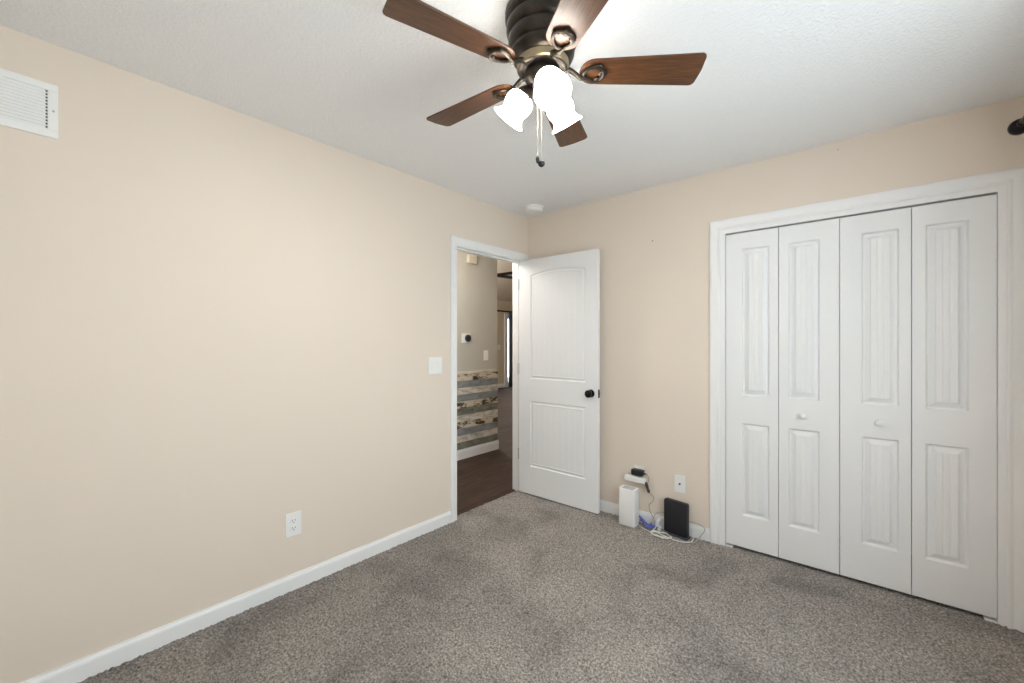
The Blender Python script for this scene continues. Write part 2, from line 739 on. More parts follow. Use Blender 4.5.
# closet casing and jambs
CASE2 = [(u * 1.05 + .028, d) for u, d in CASE]
JB = [(0, 0), (0, .002), (.001, .003), (.030, .003), (.030, 0)]
b = BM()
casing(b, CX0, CX1, CZ, CASE2, lambda a, z, d: (a, -d, z))
casing(b, CX0, CX1, CZ, JB, lambda a, z, d: (a, -d, z))
bx(b, (CX0 - .018, 0, 0), (CX0, WT, CZ + .018))
bx(b, (CX1, 0, 0), (CX1 + .018, WT, CZ + .018))
bx(b, (CX0, 0, CZ), (CX1, WT, CZ + .018))
struct(obj('trim_2', b, M['trim'], smooth=True), 'white moulded casing round the closet opening', 'door frame')

# ---------------------------------------------------------------- moulded doors


def smooth01(t):
    t = min(1.0, max(0.0, t))
    return t * t * (3 - 2 * t)


def moulded(Wd, Hd, T, panels, prof, grooves, arch=0.0, gd=.0017):
    """slab with pressed panels: local x across, z up, face at y=0 looking to -y, back at y=T.
    panels: (x0,x1,z0,z1,arched); prof: list of (distance in from the panel edge, depth)"""
    X = {0.0, Wd}
    Z = {0.0, Hd}
    top = prof[-1][0]
    offs = []
    for (s0, _), (s1, _) in zip(prof, prof[1:]):
        offs += [s0 + (s1 - s0) * k / 2 for k in range(2)]
    offs.append(top)
    for (x0, x1, z0, z1, ar) in panels:
        for s in offs:
            X |= {x0 + s, x1 - s}
            Z |= {z0 + s, z1 - s}
        for gxx in grooves(x0 + top, x1 - top):
            X |= {gxx - .005, gxx, gxx + .005}
        if ar:
            z = z1 - .06
            while z < z1 + arch + .01:
                Z.add(round(z, 4))
                z += .003
            x = x0
            while x < x1:
                X.add(round(x, 4))
                x += .018
    X = sorted(X)
    Z = sorted(Z)

    def clean(L):
        out = [L[0]]
        for v in L[1:]:
            if v - out[-1] > 0.0008:
                out.append(v)
        out[-1] = L[-1]
        return out
    X, Z = clean(X), clean(Z)

    def depth(x, z):
        for (x0, x1, z0, z1, ar) in panels:
            zt = z1
            if ar:
                u = (x - (x0 + x1) / 2) / ((x1 - x0) / 2)
                zt = z1 + arch * (1 - u * u) if abs(u) <= 1 else z1
            s = min(x - x0, x1 - x, z - z0, zt - z)
            if s <= 0:
                continue
            d = prof[-1][1]
            for (s0, d0), (s1, d1) in zip(prof, prof[1:]):
                if s <= s1:
                    d = d0 + (d1 - d0) * (s - s0) / (s1 - s0)
                    break
            if s >= top - 1e-6:
                for g in grooves(x0 + top, x1 - top):
                    if abs(x - g) < .0049:
                        d += gd * (1 - abs(x - g) / .0049)
            return d
        return 0.0
    bm = bmesh.new()
    V = [[bm.verts.new((x, depth(x, z), z)) for z in Z] for x in X]
    for i in range(len(X) - 1):
        for j in range(len(Z) - 1):
            bm.faces.new((V[i][j], V[i + 1][j], V[i + 1][j + 1], V[i][j + 1]))
    # back and edges
    Bk = {}
    edge = [(i, 0) for i in range(len(X))] + [(len(X) - 1, j) for j in range(1, len(Z))] + \
           [(i, len(Z) - 1) for i in range(len(X) - 2, -1, -1)] + [(0, j) for j in range(len(Z) - 2, 0, -1)]
    for i, j in edge:
        Bk[i, j] = bm.verts.new((X[i], T, Z[j]))
    for a, b_ in zip(edge, edge[1:] + edge[:1]):
        bm.faces.new((V[a[0]][a[1]], Bk[a], Bk[b_], V[b_[0]][b_[1]]))
    bm.faces.new([Bk[e] for e in edge])
    return bm


def knob_lathe(bm, mat, r=.018, ln=.034, seg=24):
    lathe(bm, [(r * .85, 0), (r * .85, .003), (r * .42, .006), (r * .40, ln * .35), (r * .75, ln * .5), (r, ln * .7), (r * .96, ln * .85), (r * .6, ln * .98), (0, ln)], seg, mat, cap0=True)


FACE_NEG_Y = Matrix.Rotation(PI / 2, 4, 'X')      # local +z -> -y

# bedroom door, swung open against the back wall
DW, DH, DT = 0.776, 2.018, 0.035
d1 = thing('door_1', 'white two-panel arched door standing open beside the doorway', 'door', (-0.014, DY1 - .037, 0.018))
d1['kind'] = 'structure'
b = moulded(DW, DH, DT,
            [(.128, .668, .994, 1.882, True), (.128, .668, .240, .802, False)],
            [(0, 0), (.005, .006), (.010, .0075), (.016, .006), (.026, .0015), (.032, .0035)],
            lambda a, c: [a + (c - a) * k / 8 for k in range(1, 8)], arch=.032, gd=.0014)
obj('leaf', b, M['door'], d1)
k = BM()
mk = Matrix.Translation((DW - .058, 0, .912)) @ FACE_NEG_Y
lathe(k, [(.031, 0), (.031, .004), (.027, .009), (.014, .011), (.0125, .018), (.017, .022), (.0265, .029), (.0300, .038), (.029, .046), (.021, .052), (0, .054)], 32, mk)
mk2 = Matrix.Translation((DW - .058, DT, .912)) @ Matrix.Rotation(-PI / 2, 4, 'X')
lathe(k, [(.031, 0), (.031, .004), (.027, .008), (.012, .010), (.012, .020), (.026, .026), (.026, .030), (0, .032)], 32, mk2)
o = obj('door_knob', k, M['dark_bronze'], d1, smooth=True)
o['label'] = 'dark bronze round knob'
k = BM()
bx(k, (DW, .006, .880), (DW + .0015, .029, .944), .0005, 1)
lathe(k, [(.008, 0), (.008, .004), (.006, .006), (0, .006)], 12, Matrix.Translation((DW + .0015, .0175, .912)) @ Matrix.Rotation(PI / 2, 4, 'Y'))
o = obj('latch_plate', k, M['dark_bronze'], d1)
for zz in (.33, 1.075, 1.815):
    k = BM()
    bx(k, (-.0015, .002, zz - .044), (0, .032, zz + .044))
    lathe(k, [(.0055, -.046), (.0055, .046), (.003, .049)], 12, Matrix.Translation((-.003, -.003, zz)))
    o = obj('hinge', k, M['steel'], d1)
    o['label'] = 'satin steel hinge'

# closet bifold doors
BW = 0.2905
BX0 = 1.628
BY = 0.005
WIDE, NARROW = .092, .049
pz = [(.985 - .028, 1.912 - .028), (.229 - .028, .811 - .028)]
BPROF = [(0, 0), (.006, .013), (.009, .0155), (.012, .0155), (.036, .004), (.0365, 0.0), (.039, 0.0)]
grv = lambda a, c: [a + (c - a) * k / 3 for k in range(1, 3)]


def leaf_mesh(flip):
    x0 = NARROW if flip else WIDE
    x1 = BW - (WIDE if flip else NARROW)
    return moulded(BW - .003, 1.985, .030, [(x0, x1, z0, z1, False) for z0, z1 in pz], BPROF, grv)


labels = ['pair of narrow white bifold closet doors nearer the outlet and modem', 'pair of narrow white bifold closet doors nearer the right-hand wall']
proto = {}
for n in range(2):
    root = thing('door_%d' % (n + 2), labels[n], 'closet door', (BX0 + n * 2 * BW, BY, .028), 0, 'white bifold closet doors')
    root['kind'] = 'structure'
    for fl in (0, 1):
        if n == 0:
            lf = obj('leaf', leaf_mesh(fl), M['door'], root)
            proto[fl] = lf
        else:
            lf = copy_part(proto[fl], root)
        lf.location = (fl * BW + .0015, 0, 0)
        if fl != n:
            # knob in the middle of the panel, on the two leaves that meet in the centre
            cxp = (NARROW + (BW - WIDE)) / 2 if fl else (WIDE + (BW - NARROW)) / 2
            k = BM()
            knob_lathe(k, Matrix.Translation((cxp, 0, .893 - .028)) @ FACE_NEG_Y, .0175, .030)
            obj('knob', k, M['plastic'], lf, smooth=True)

# floor brackets of the bifold doors
for x, lb in ((CX0 + .001, 'small white floor bracket under the closet doors at the left jamb'),
              (CX1 - .041, 'small white floor bracket under the closet doors at the right jamb')):
    k = BM()
    bx(k, (x, -.004, .008), (x + .040, .050, .0145), .0015)
    lathe(k, [(.005, .0145), (.005, .020), (.003, .021)], 12, Matrix.Translation((x + .022, .03, 0)))
    tag(obj('floor_bracket', k, M['plastic']), lb, 'bracket', 'bifold floor brackets')

# ---------------------------------------------------------------- ceiling fan
FX, FY = 1.4877, -1.8019
fan = thing('ceiling_fan', 'bronze five-blade ceiling fan with three lit frosted glass shades', 'ceiling fan', (FX, FY, H))
# heights below are relative to the ceiling
b = BM()
lathe(b, [(.122, 0), (.127, -.006), (.1275, -.028), (.123, -.036), (.119, -.041), (.123, -.047), (.1235, -.066), (.119, -.078), (.113, -.084),
          (.1165, -.091), (.1165, -.110), (.111, -.124), (.105, -.130), (.108, -.137), (.107, -.148), (.100, -.162), (.090, -.169), (.084, -.172),
          (.084, -.197), (.080, -.200), (.072, -.201), (.071, -.196), (.062, -.196), (.058, -.199)], 64)
obj('motor_housing', b, M['bronze'], fan, smooth=True)
b = BM()
lathe(b, [(.084, -.1715), (.0885, -.173), (.0875, -.194), (.084, -.1975)], 64, cap0=False, cap1=False)
o = obj('trim_ring', b, M['brass'], fan, smooth=True)
o['label'] = 'paler brass ring'
b = BM()
lathe(b, [(.050, -.198), (.058, -.199), (.061, -.203), (.061, -.224), (.058, -.231), (.050, -.237), (.046, -.246), (.036, -.254), (.020, -.262), (.010, -.266), (.008, -.272), (0, -.274)], 48)
obj('switch_housing', b, M['bronze'], fan, smooth=True)

BZ = 2.237 - H
SPAN = 0.530
ROOT = 0.125


def blade_bm():
    """blade along +x, lying flat around z=0, rounded root and tip"""
    pts = []
    n = 10
    w0, w1 = .052, .066      # half widths
    # tip corners, slightly rounded
    r = .018

    def arc(cx, cy, rr, a0, a1, k):
        return [(cx + rr * math.cos(a0 + (a1 - a0) * i / k), cy + rr * math.sin(a0 + (a1 - a0) * i / k)) for i in range(k + 1)]
    tip = SPAN
    pts += arc(tip - r, -w1 + r, r, -PI / 2, -.12, 6)
    pts += [(tip + .004, 0)]
    pts += arc(tip - r, w1 - r, r, .12, PI / 2, 6)
    # root: half ellipse
    rx = .050
    for i in range(n + 1):
        a = PI / 2 + PI * i / n
        pts.append((ROOT + rx + rx * math.cos(a), w0 * math.sin(a)))
    bm = bmesh.new()
    vs = [bm.verts.new((x, y, -.003)) for x, y in pts]
    f = bm.faces.new(vs)
    ret = bmesh.ops.extrude_face_region(bm, geom=[f])
    for v in ret['geom']:
        if isinstance(v, bmesh.types.BMVert):
            v.co.z += .006
    bmesh.ops.recalc_face_normals(bm, faces=bm.faces)
    es = [e for e in bm.edges if abs(e.verts[0].co.z - e.verts[1].co.z) < 1e-6]
    bmesh.ops.bevel(bm, geom=es, offset=.0015, segments=2, profile=.5, affect='EDGES')
    return bm


def iron_bm():
    """cast arm: curved neck from the flywheel ending in an open oval loop under the blade root"""
    bm = bmesh.new()
    tube(bm, [(.070, 0, .012), (.092, 0, .008), (.112, .004, -.004), (.130, .010, -.014), (.148, .016, -.011)], [.011, .009, .008, .008, .006], 10)
    loop = []
    for i in range(25):
        a = PI + 2 * PI * i / 24
        loop.append((.172 + .034 * math.cos(a), .030 * math.sin(a) * (1 + .25 * math.cos(a)), -.009))
    tube(bm, loop, .0065, 8, 2)
    # lobed pad on the far side of the loop with screws
    lathe(bm, [(.014, -.004), (.014, -.010), (.010, -.013), (0, -.013)], 18, Matrix.Translation((.204, 0, 0)))
    lathe(bm, [(.011, -.004), (.011, -.010), (.008, -.013), (0, -.013)], 18, Matrix.Translation((.188, .027, 0)))
    lathe(bm, [(.011, -.004), (.011, -.010), (.008, -.013), (0, -.013)], 18, Matrix.Translation((.188, -.027, 0)))
    return bm


PITCH = math.radians(10)
bl0 = ir0 = None
for i in range(5):
    az = math.radians(182.61 + 72 * i)
    if i == 0:
        bl = bl0 = obj('blade', blade_bm(), M['blade'], fan)
        ir = ir0 = obj('blade_arm', iron_bm(), M['arm'], bl, smooth=True)
    else:
        bl = copy_part(bl0, fan)
        ir = copy_part(ir0, bl)
    bl.location = (0, 0, BZ)
    bl.rotation_euler = (Matrix.Rotation(az, 3, 'Z') @ Matrix.Rotation(-PITCH, 3, 'X')).to_euler()
    ir['label'] = 'bronze arm with an open oval loop'

# light kit: three bells tilted outwards
TILT = math.radians(39)
NECK_R, NECK_Z = .065, 2.173 - H
bell = [(r_, z_ * .80) for r_, z_ in [(.026, .000), (.034, .004), (.0435, .013), (.0470, .028), (.0490, .042), (.0465, .060), (.0420, .076), (.0415, .088), (.046, .100), (.053, .110), (.0595, .118)]]
inner = [(r - .003, s) for r, s in bell[::-1]]


def shade_bm():
    bm = bmesh.new()
    lathe(bm, bell + inner, 48, cap0=False, cap1=False)
    return bm


def bulb_bm():
    bm = bmesh.new()
    lathe(bm, [(.010, .008), (.013, .020), (.018, .030), (.023, .040), (.024, .049), (.021, .058), (.013, .066), (0, .069)], 24)
    return bm


def screw_bm(k):
    bm = bmesh.new()
    a = 2 * PI * k / 3 + .6
    lathe(bm, [(.0028, -.005), (.0028, .006), (.0020, .007), (.0020, .010), (.0045, .011), (.0045, .016), (0, .017)], 10,
          Matrix.Rotation(a, 4, 'Z') @ Matrix.Translation((.0275, 0, .005)) @ Matrix.Rotation(PI / 2, 4, 'Y'))
    return bm


sh0 = None
for i in range(3):
    az = math.radians(-39 + 120 * i)
    # local +z points out of the neck towards the rim
    R = Matrix.Rotation(az, 4, 'Z') @ Matrix.Rotation(PI - TILT, 4, 'Y')
    T = Matrix.Translation((NECK_R * math.cos(az), NECK_R * math.sin(az), NECK_Z)) @ R
    # curved arm with the socket cup at its end
    b = BM()
    lathe(b, [(0, -.030), (.012, -.030), (.020, -.022), (.029, -.008), (.033, .004), (.033, .009), (.029, .009), (.026, .000), (.015, -.002), (.014, .014), (0, .014)], 32, T)
    c0 = Vector((.030 * math.cos(az), .030 * math.sin(az), -.228))
    tube(b, [c0, Vector((.040 * math.cos(az), .040 * math.sin(az), -.226)), T @ Vector((0, 0, -.024)), T @ Vector((0, 0, .004))], .011, 10, 4)
    obj('lamp_arm', b, M['bronze'], fan, smooth=True)
    if sh0 is None:
        s0 = sh0 = obj('lamp_shade', shade_bm(), M['shade'], fan, smooth=True)
        bu = bu0 = obj('bulb', bulb_bm(), M['bulb'], sh0, smooth=True)
        sc0 = [obj('thumb_screw', screw_bm(k), M['dark_bronze'], sh0) for k in range(3)]
    else:
        s0 = copy_part(sh0, fan)
        copy_part(bu0, s0)
        for q_ in sc0:
            copy_part(q_, s0)
    s0.location = T.to_translation()
    s0.rotation_euler = R.to_euler()

# pull chains
rd = Vector((math.cos(YAW), math.sin(YAW), 0))
for lat, zt, zb, rr, nm in ((-.017, -.262, 1.955 - H, .007, 0), (-.004, -.272, 1.940 - H, .0120, 1)):
    p = rd * lat
    c = BM()
    tube(c, [p + Vector((0, 0, zt)), p + Vector((0, 0, (zt + zb) / 2)), p + Vector((0, 0, zb))], .0008, 6, 4)
    z = zt
    while z > zb:
        lathe(c, [(0, z + .0015), (.0015, z), (0, z - .0015)], 6, Matrix.Translation(p))
        z -= .006
    ch = obj('pull_chain', c, M['chain'], fan)
    kb = BM()
    if nm:
        lathe(kb, [(.003, .012), (.003, .009)] + [(rr * math.sin(PI * (k + 1) / 10), rr * math.cos(PI * (k + 1) / 10)) for k in range(9)] + [(0, -rr)], 20, Matrix.Translation(p + Vector((0, 0, zb - rr))))
    else:
        lathe(kb, [(.002, .008), (.005, .004), (.0065, -.004), (.0055, -.012), (.003, -.018), (0, -.019)], 18, Matrix.Translation(p + Vector((0, 0, zb - .008))))
    o = obj('pull_knob', kb, M['black_plastic'], ch, smooth=True)
    o['label'] = 'round black pull knob' if nm else 'small black teardrop pull'

# ---------------------------------------------------------------- things on walls and ceiling
# smoke detector
b = BM()
sd = thing('smoke_detector', 'round white smoke detector on the ceiling by the corner', 'smoke detector', (.225, -.200, H))
lathe(b, [(0.0792, 0), (0.0792, -.010), (0.0768, -.012), (0.0720, -.0125)], 40)
obj('mounting_base', b, M['plastic'], sd, smooth=True)
b = BM()
lathe(b, [(0.0720, -.0125), (0.0732, -.016), (0.0720, -.030), (0.0660, -.037), (0.0480, -.040), (0.0468, -.038), (0.0360, -.038), (0.0348, -.041), (0, -.0415)], 40)
obj('cover', b, M['plastic'], sd, smooth=True)

# return vent high on the left wall
vy1, vz0, vz1 = -2.862, 2.085, 2.285
vy0 = vy1 - .362
vt = thing('air_vent', 'white louvred air vent high on the beige wall', 'vent', (0, (vy0 + vy1) / 2, (vz0 + vz1) / 2))
vt_y, vt_z = (vy0 + vy1) / 2, (vz0 + vz1) / 2
hw, hh = (vy1 - vy0) / 2, (vz1 - vz0) / 2
b = BM()
fw = .027
gw, gh = hw - fw, hh - fw
bx(b, (0, -hw, -hh), (.007, hw, -gh), .002)
bx(b, (0, -hw, gh), (.007, hw, hh), .002)
bx(b, (0, -hw, -gh), (.007, -gw, gh), .002)
bx(b, (0, gw, -gh), (.007, hw, gh), .002)
obj('frame', b, M['plastic'], vt)
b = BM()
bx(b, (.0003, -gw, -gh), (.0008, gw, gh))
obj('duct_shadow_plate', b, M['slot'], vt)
nl = 12
for k in range(nl):
    b = BM()
    zc = -gh + (k + .5) * 2 * gh / nl
    t = BM()
    bx(t, (-.0007, -gw, -.0055), (.0007, gw - .005, .0055), .0003, 1)
    bx(t, (-.0007, gw - .005, -.0061), (.0007, gw, -.0005))
    merge(b, t, 0, Matrix.Translation((.0040, 0, zc)) @ Matrix.Rotation(math.radians(24), 4, 'Y'))
    obj('louvre', b, M['plastic'], vt)
for s in (-1, 1):
    b = BM()
    lathe(b, [(.004, 0), (.0036, .0016), (0, .002)], 14, Matrix.Translation((.007, s * (hw - .012), 0)) @ Matrix.Rotation(PI / 2, 4, 'Y'))
    obj('screw', b, M['steel'], vt)


def on_left(root_xyz):
    return root_xyz


def wall_plate(bm, w_, h_, mp, t=.006):
    bx(bm, mp(-w_ / 2, 0, -h_ / 2), mp(w_ / 2, t, h_ / 2), .0025)


LEFT = lambda a, d, z: (d, a, z)        # on a wall facing +x
BACK = lambda a, d, z: (a, -d, z)       # on a wall facing -y


def duplex(root, mp):
    for s in (1, -1):
        b = BM()
        zc = s * .0195
        bx(b, mp(-.0165, .004, zc - .014), mp(.0165, .0085, zc + .014), .002)
        r = obj('receptacle', b, M['plastic'], root)
        b = BM()
        bx(b, mp(-.0085, .0082, zc - .002), mp(-.0060, .0090, zc + .008))
        bx(b, mp(.0060, .0082, zc - .001), mp(.0085, .0090, zc + .007))
        bx(b, mp(-.0025, .0082, zc - .010), mp(.0025, .0090, zc - .006))
        obj('slots', b, M['slot'], r)


# outlet on the left wall
ot = thing('wall_outlet', 'white duplex power outlet low on the long beige wall', 'outlet', (0, -2.012, .354))
b = BM()
wall_plate(b, .080, .124, LEFT)
obj('cover_plate', b, M['plastic'], ot)
duplex(ot, LEFT)

# double light switch beside the doorway
sw = thing('light_switch', 'white double rocker light switch beside the doorway', 'light switch', (0, -1.052, 1.158))
b = BM()
wall_plate(b, .118, .122, LEFT)
obj('cover_plate', b, M['plastic'], sw)
for s in (-1, 1):
    b = BM()
    bx(b, LEFT(s * .023 - .0165, .004, -.033), LEFT(s * .023 + .0165, .009, .033), .002)
    obj('rocker', b, M['plastic'], sw)

# coaxial plate above the modem
cp = thing('coax_wall_plate', 'white wall plate with one coax jack above the black modem', 'wall plate', (1.340, 0, .347))
b = BM()
wall_plate(b, .078, .120, BACK)
obj('cover_plate', b, M['plastic'], cp)
b = BM()
lathe(b, [(.0065, 0), (.0065, .004), (.0045, .004), (.0045, .012), (.002, .012), (.002, .004), (0, .004)], 16, Matrix.Translation((0, -.006, 0)) @ FACE_NEG_Y)
obj('coax_jack', b, plain('dull_jack_metal', (.09, .09, .11), .4, .8), cp)

# outlet behind the router, with its tap and adapter
o2 = thing('wall_outlet', 'white power outlet above the white router with adapters plugged in', 'outlet', (1.046, 0, .352))
b = BM()
wall_plate(b, .078, .122, BACK)
obj('cover_plate', b, M['plastic'], o2)
duplex(o2, BACK)
tp = thing('outlet_tap', 'wide white outlet tap plugged in under the black adapter', 'power tap', (1.030, 0, .322))
b = BM()
bx(b, (-.079, -.052, -.020), (.079, -.010, .024), .009, 3)
obj('body', b, M['plastic'], tp, smooth=True)
b = BM()
bx(b, (-.01, -.012, -.012), (.03, -.0088, .012), .001)
obj('plug_base', b, M['plastic'], tp)
ad = thing('power_adapter', 'small black power adapter on the outlet above the white tap', 'power adapter', (1.046, 0, .377))
b = BM()
bx(b, (-.040, -.056, -.022), (.046, -.0095, .020), .006, 3)
obj('body', b, M['black_plastic'], ad, smooth=True)
b = BM()
lathe(b, [(.006, 0), (.005, .014), (.003, .022)], 14, Matrix.Translation((.050, -.036, -.002)) @ Matrix.Rotation(PI / 2, 4, 'Y'))
obj('strain_relief', b, M['brown_plastic'], ad, smooth=True)

# nails in the wall
for (x, z, lb) in ((1.149, 2.052, 'tiny dark nail in the beige wall beside the closet casing'),
                   (2.202, 2.392, 'tiny dark nail in the beige wall above the closet near the ceiling')):
    b = BM()
    lathe(b, [(.0012, 0), (.0012, .008), (.0042, .009), (.0042, .0105), (0, .0112)], 12, Matrix.Translation((x, .001, z)) @ FACE_NEG_Y)
    tag(obj('nail', b, M['steel'] if z > 2.2 else M['dark_timber']), lb, 'nail')

# curtain rod on the right wall: its near-corner finial reaches into the picture
cr = thing('curtain_rod', 'dark bronze curtain rod end with a ball finial at the right edge', 'curtain rod', (2.825, -.16, 2.245))
b = BM()
tube(b, [(0, -.06, 0), (0, -1.6, 0), (0, -3.15, 0)], .0095, 14, 2)
obj('rod', b, M['dark_bronze'], cr, smooth=True)
for yy, sg in ((-.06, 1), (-3.15, -1)):
    b = BM()
    R = Matrix.Translation((0, yy, 0)) @ Matrix.Rotation(-sg * PI / 2, 4, 'X')
    lathe(b, [(.012, -.004), (.014, 0), (.014, .006), (.009, .010), (.010, .014), (.022, .020), (.031, .032), (.034, .046), (.031, .060), (.022, .072), (.010, .079), (.006, .084), (0, .086)], 28, R)
    obj('finial', b, M['dark_bronze'], cr, smooth=True)
for yy in (-.14, -1.6, -3.05):
    b = BM()
    tube(b, [(.150, yy, .004), (.08, yy, .006), (.02, yy, .002), (0, yy, -.012)], .006, 10, 6)
    lathe(b, [(.022, 0), (.022, -.006), (.012, -.010)], 20, Matrix.Translation((.151, yy, .004)) @ Matrix.Rotation(PI / 2, 4, 'Y'))
    obj('bracket', b, M['dark_bronze'], cr, smooth=True)

# ---------------------------------------------------------------- router, modem and their cables
rt = thing('wifi_router', 'tall white box-shaped router standing on the carpet below the outlet', 'router', (1.010, -.098, .010))
b = BM()
t = BM()
bx(t, (-.062, -.044, 0), (.062, .044, .260))
ve = [e for e in t.edges if abs(e.verts[0].co.z - e.verts[1].co.z) > .1]
bmesh.ops.bevel(t, geom=ve, offset=.016, segments=5, profile=.5, affect='EDGES')
he = [e for e in t.edges if abs(e.verts[0].co.z - e.verts[1].co.z) < 1e-6]
bmesh.ops.bevel(t, geom=he, offset=.004, segments=2, profile=.5, affect='EDGES')
merge(b, t)
obj('body', b, M['plastic'], rt, smooth=True)
b = BM()
for k in range(9):
    yy = -.028 + k * .007
    bx(b, (-.042, yy - .0022, .2595), (.042, yy + .0022, .2615))
bx(b, (-.044, -.031, .2590), (.044, .031, .2604))
o = obj('top_grille', b, M['plastic_grey'], rt)
o['label'] = 'grey slatted top grille'

md = thing('modem', 'flat black upright modem on the carpet beside the closet casing', 'modem', (1.336, -.062, .010), math.radians(-9))
b = BM()
t = BM()
bx(t, (-.083, -.017, .010), (.083, .017, .236))
fe = [e for e in t.edges if abs(e.verts[0].co.y - e.verts[1].co.y) > .01]
bmesh.ops.bevel(t, geom=fe, offset=.014, segments=4, profile=.5, affect='EDGES')
ee = [e for e in t.edges if abs(e.verts[0].co.y - e.verts[1].co.y) < 1e-6]
bmesh.ops.bevel(t, geom=ee, offset=.004, segments=2, profile=.5, affect='EDGES')
merge(b, t)
obj('body', b, M['black_plastic'], md, smooth=True)
b = BM()
bx(b, (-.050, -.030, 0), (.088, .022, .012), .005, 3)
o = obj('stand', b, plain('charcoal_plastic', (.03, .034, .05), .4), md, smooth=True)
# cord from the black adapter down to the blue cable on the floor
b = BM()
tube(b, [(1.117, -.036, .375), (1.135, -.040, .350), (1.130, -.042, .320), (1.118, -.038, .300)], .0028, 8)
tube(b, [(1.118, -.038, .300), (1.128, -.038, .270), (1.140, -.038, .245)], .0028, 8)
tube(b, [(1.140, -.038, .245), (1.168, -.036, .222), (1.160, -.034, .190), (1.135, -.034, .160), (1.142, -.036, .120), (1.165, -.040, .080), (1.180, -.046, .035), (1.190, -.050, .018)], .0028, 8)
c1 = thing('power_cable', 'thin taupe cord with a brown inline plug hanging from the adapter', 'cord', (1.118, -.038, .300))
o = obj('cord', b, M['cord_tan'], c1, smooth=True)
b = BM()
tube(b, [(1.112, -.038, .318), (1.120, -.038, .292), (1.128, -.038, .268), (1.137, -.038, .248)], [.007, .0125, .011, .009, .012, .006], 12, 6)
o2b = obj('inline_plug', b, M['brown_plastic'], c1, smooth=True)
o2b['label'] = 'brown inline plug'
for ch in c1.children:
    ch.matrix_parent_inverse = Matrix.Translation(c1.location).inverted()

# blue network cable lying against the baseboard
b = BM()
e1 = thing('network_cable', 'short blue network cable lying on the carpet between router and modem', 'cable', (1.13, -.055, .010))
tube(b, [(1.060, -.030, .060), (1.085, -.040, .050), (1.115, -.052, .034), (1.150, -.060, .022), (1.185, -.060, .022)], .0065, 10)
tube(b, [(1.070, -.030, .035), (1.100, -.050, .030), (1.135, -.075, .020), (1.170, -.072, .022), (1.200, -.060, .030)], .006, 10)
obj('cable', b, M['blue_plastic'], e1, smooth=True)
b = BM()
t = BM()
bx(t, (-.022, -.009, -.008), (.022, .009, .008), .003)
merge(b, t, 0, Matrix.Translation((1.172, -.066, .034)) @ Matrix.Rotation(-.2, 4, 'Z') @ Matrix.Rotation(.25, 4, 'Y'))
t = BM()
bx(t, (-.017, -.008, -.007), (.017, .008, .007), .002)
merge(b, t, 0, Matrix.Translation((1.150, -.085, .022)) @ Matrix.Rotation(.3, 4, 'Z'))
obj('connector', b, M['blue_plastic'], e1)
for ch in e1.children:
    ch.matrix_parent_inverse = Matrix.Translation(e1.location).inverted()

# white plugs at the end of the white cable, coiled on the carpet
e2 = thing('white_cable', 'white cable coiled on the carpet in front of the modem', 'cable', (1.25, -.12, .010))
b = BM()
coil = [(1.205, -.060, .050), (1.195, -.080, .025), (1.190, -.105, .017)]
for k in range(0, 27):
    a = 2.6 + 2 * PI * k / 13
    coil.append((1.262 + (.062 + .008 * math.sin(k)) * math.cos(a), -.142 + (.038 + .006 * math.cos(k * 1.3)) * math.sin(a), .017 + .004 * (k % 3)))
coil += [(1.330, -.150, .018), (1.400, -.145, .017), (1.446, -.110, .017), (1.450, -.070, .030), (1.440, -.040, .075)]
tube(b, coil, .0028, 8, 5)
tube(b, [(1.082, -.092, .020), (1.105, -.105, .017), (1.150, -.125, .017), (1.200, -.150, .017), (1.255, -.165, .018), (1.300, -.150, .018)], .0026, 8)
obj('cable', b, M['cord_white'], e2, smooth=True)
b = BM()
for px, py, pz_, rz in ((1.205, -.064, .060, .3), (1.225, -.072, .030, -.4), (1.212, -.050, .088, .1)):
    t = BM()
    bx(t, (-.011, -.009, -.015), (.011, .009, .015), .003)
    merge(b, t, 0, Matrix.Translation((px, py, pz_)) @ Matrix.Rotation(rz, 4, 'Z') @ Matrix.Rotation(.3, 4, 'Y'))
obj('plug', b, M['clear'], e2)
for ch in e2.children:
    ch.matrix_parent_inverse = Matrix.Translation(e2.location).inverted()

# coax cords: one arching left of the modem, one looping to its right
b = BM()
tube(b, [(1.180, -.070, .040), (1.176, -.050, .090), (1.190, -.040, .118), (1.220, -.033, .130), (1.246, -.030, .128)], .0035, 8)
tag(obj('coax_cable', b, M['cord_grey'], smooth=True), 'grey cable arching from the blue cable to the back of the modem', 'cable')
b = BM()
tube(b, [(1.424, -.058, .128), (1.450, -.052, .126), (1.485, -.048, .120), (1.512, -.045, .104), (1.512, -.048, .084), (1.496, -.056, .058), (1.480, -.068, .032), (1.465, -.092, .016), (1.45, -.115, .015)], .003, 8)
tag(obj('coax_cable', b, M['cord_grey'], smooth=True), 'grey cable looping from the modem towards the closet casing', 'cable')

# ---------------------------------------------------------------- hall and the great room seen through the doorway
HX = -1.196
HY = 0.905
b = BM()
bx(b, (-9.0, -1.9, -.05), (-.05, 9.4, 0))
struct(obj('floor_hall', b, M['plank']), 'dark wood plank floor of the hall beyond the doorway', 'floor')
b = BM()
bx(b, (HX - WT, -1.9, 0), (HX, HY, H))
bx(b, (HX, -2.0, 0), (-WT, -1.9, H))
struct(obj('wall_hall', b, M['hall_wall']), 'greige hall wall with the thermostat', 'wall')
b = BM()
bx(b, (-WT, WT, 0), (0, 9.4, 4.6))
bx(b, (-6.0, 9.3, 0), (-WT, 9.4, 4.6))
bx(b, (-6.0, HY - WT, 0), (HX - WT, HY, H + .1))
bx(b, (-6.0, HY - WT, H + .1), (-WT, HY, 5.2))
struct(obj('wall_great_room', b, M['hall_wall']))
b = BM()
bx(b, (HX - WT, -2.0, H), (-WT, HY - WT, H + .1))
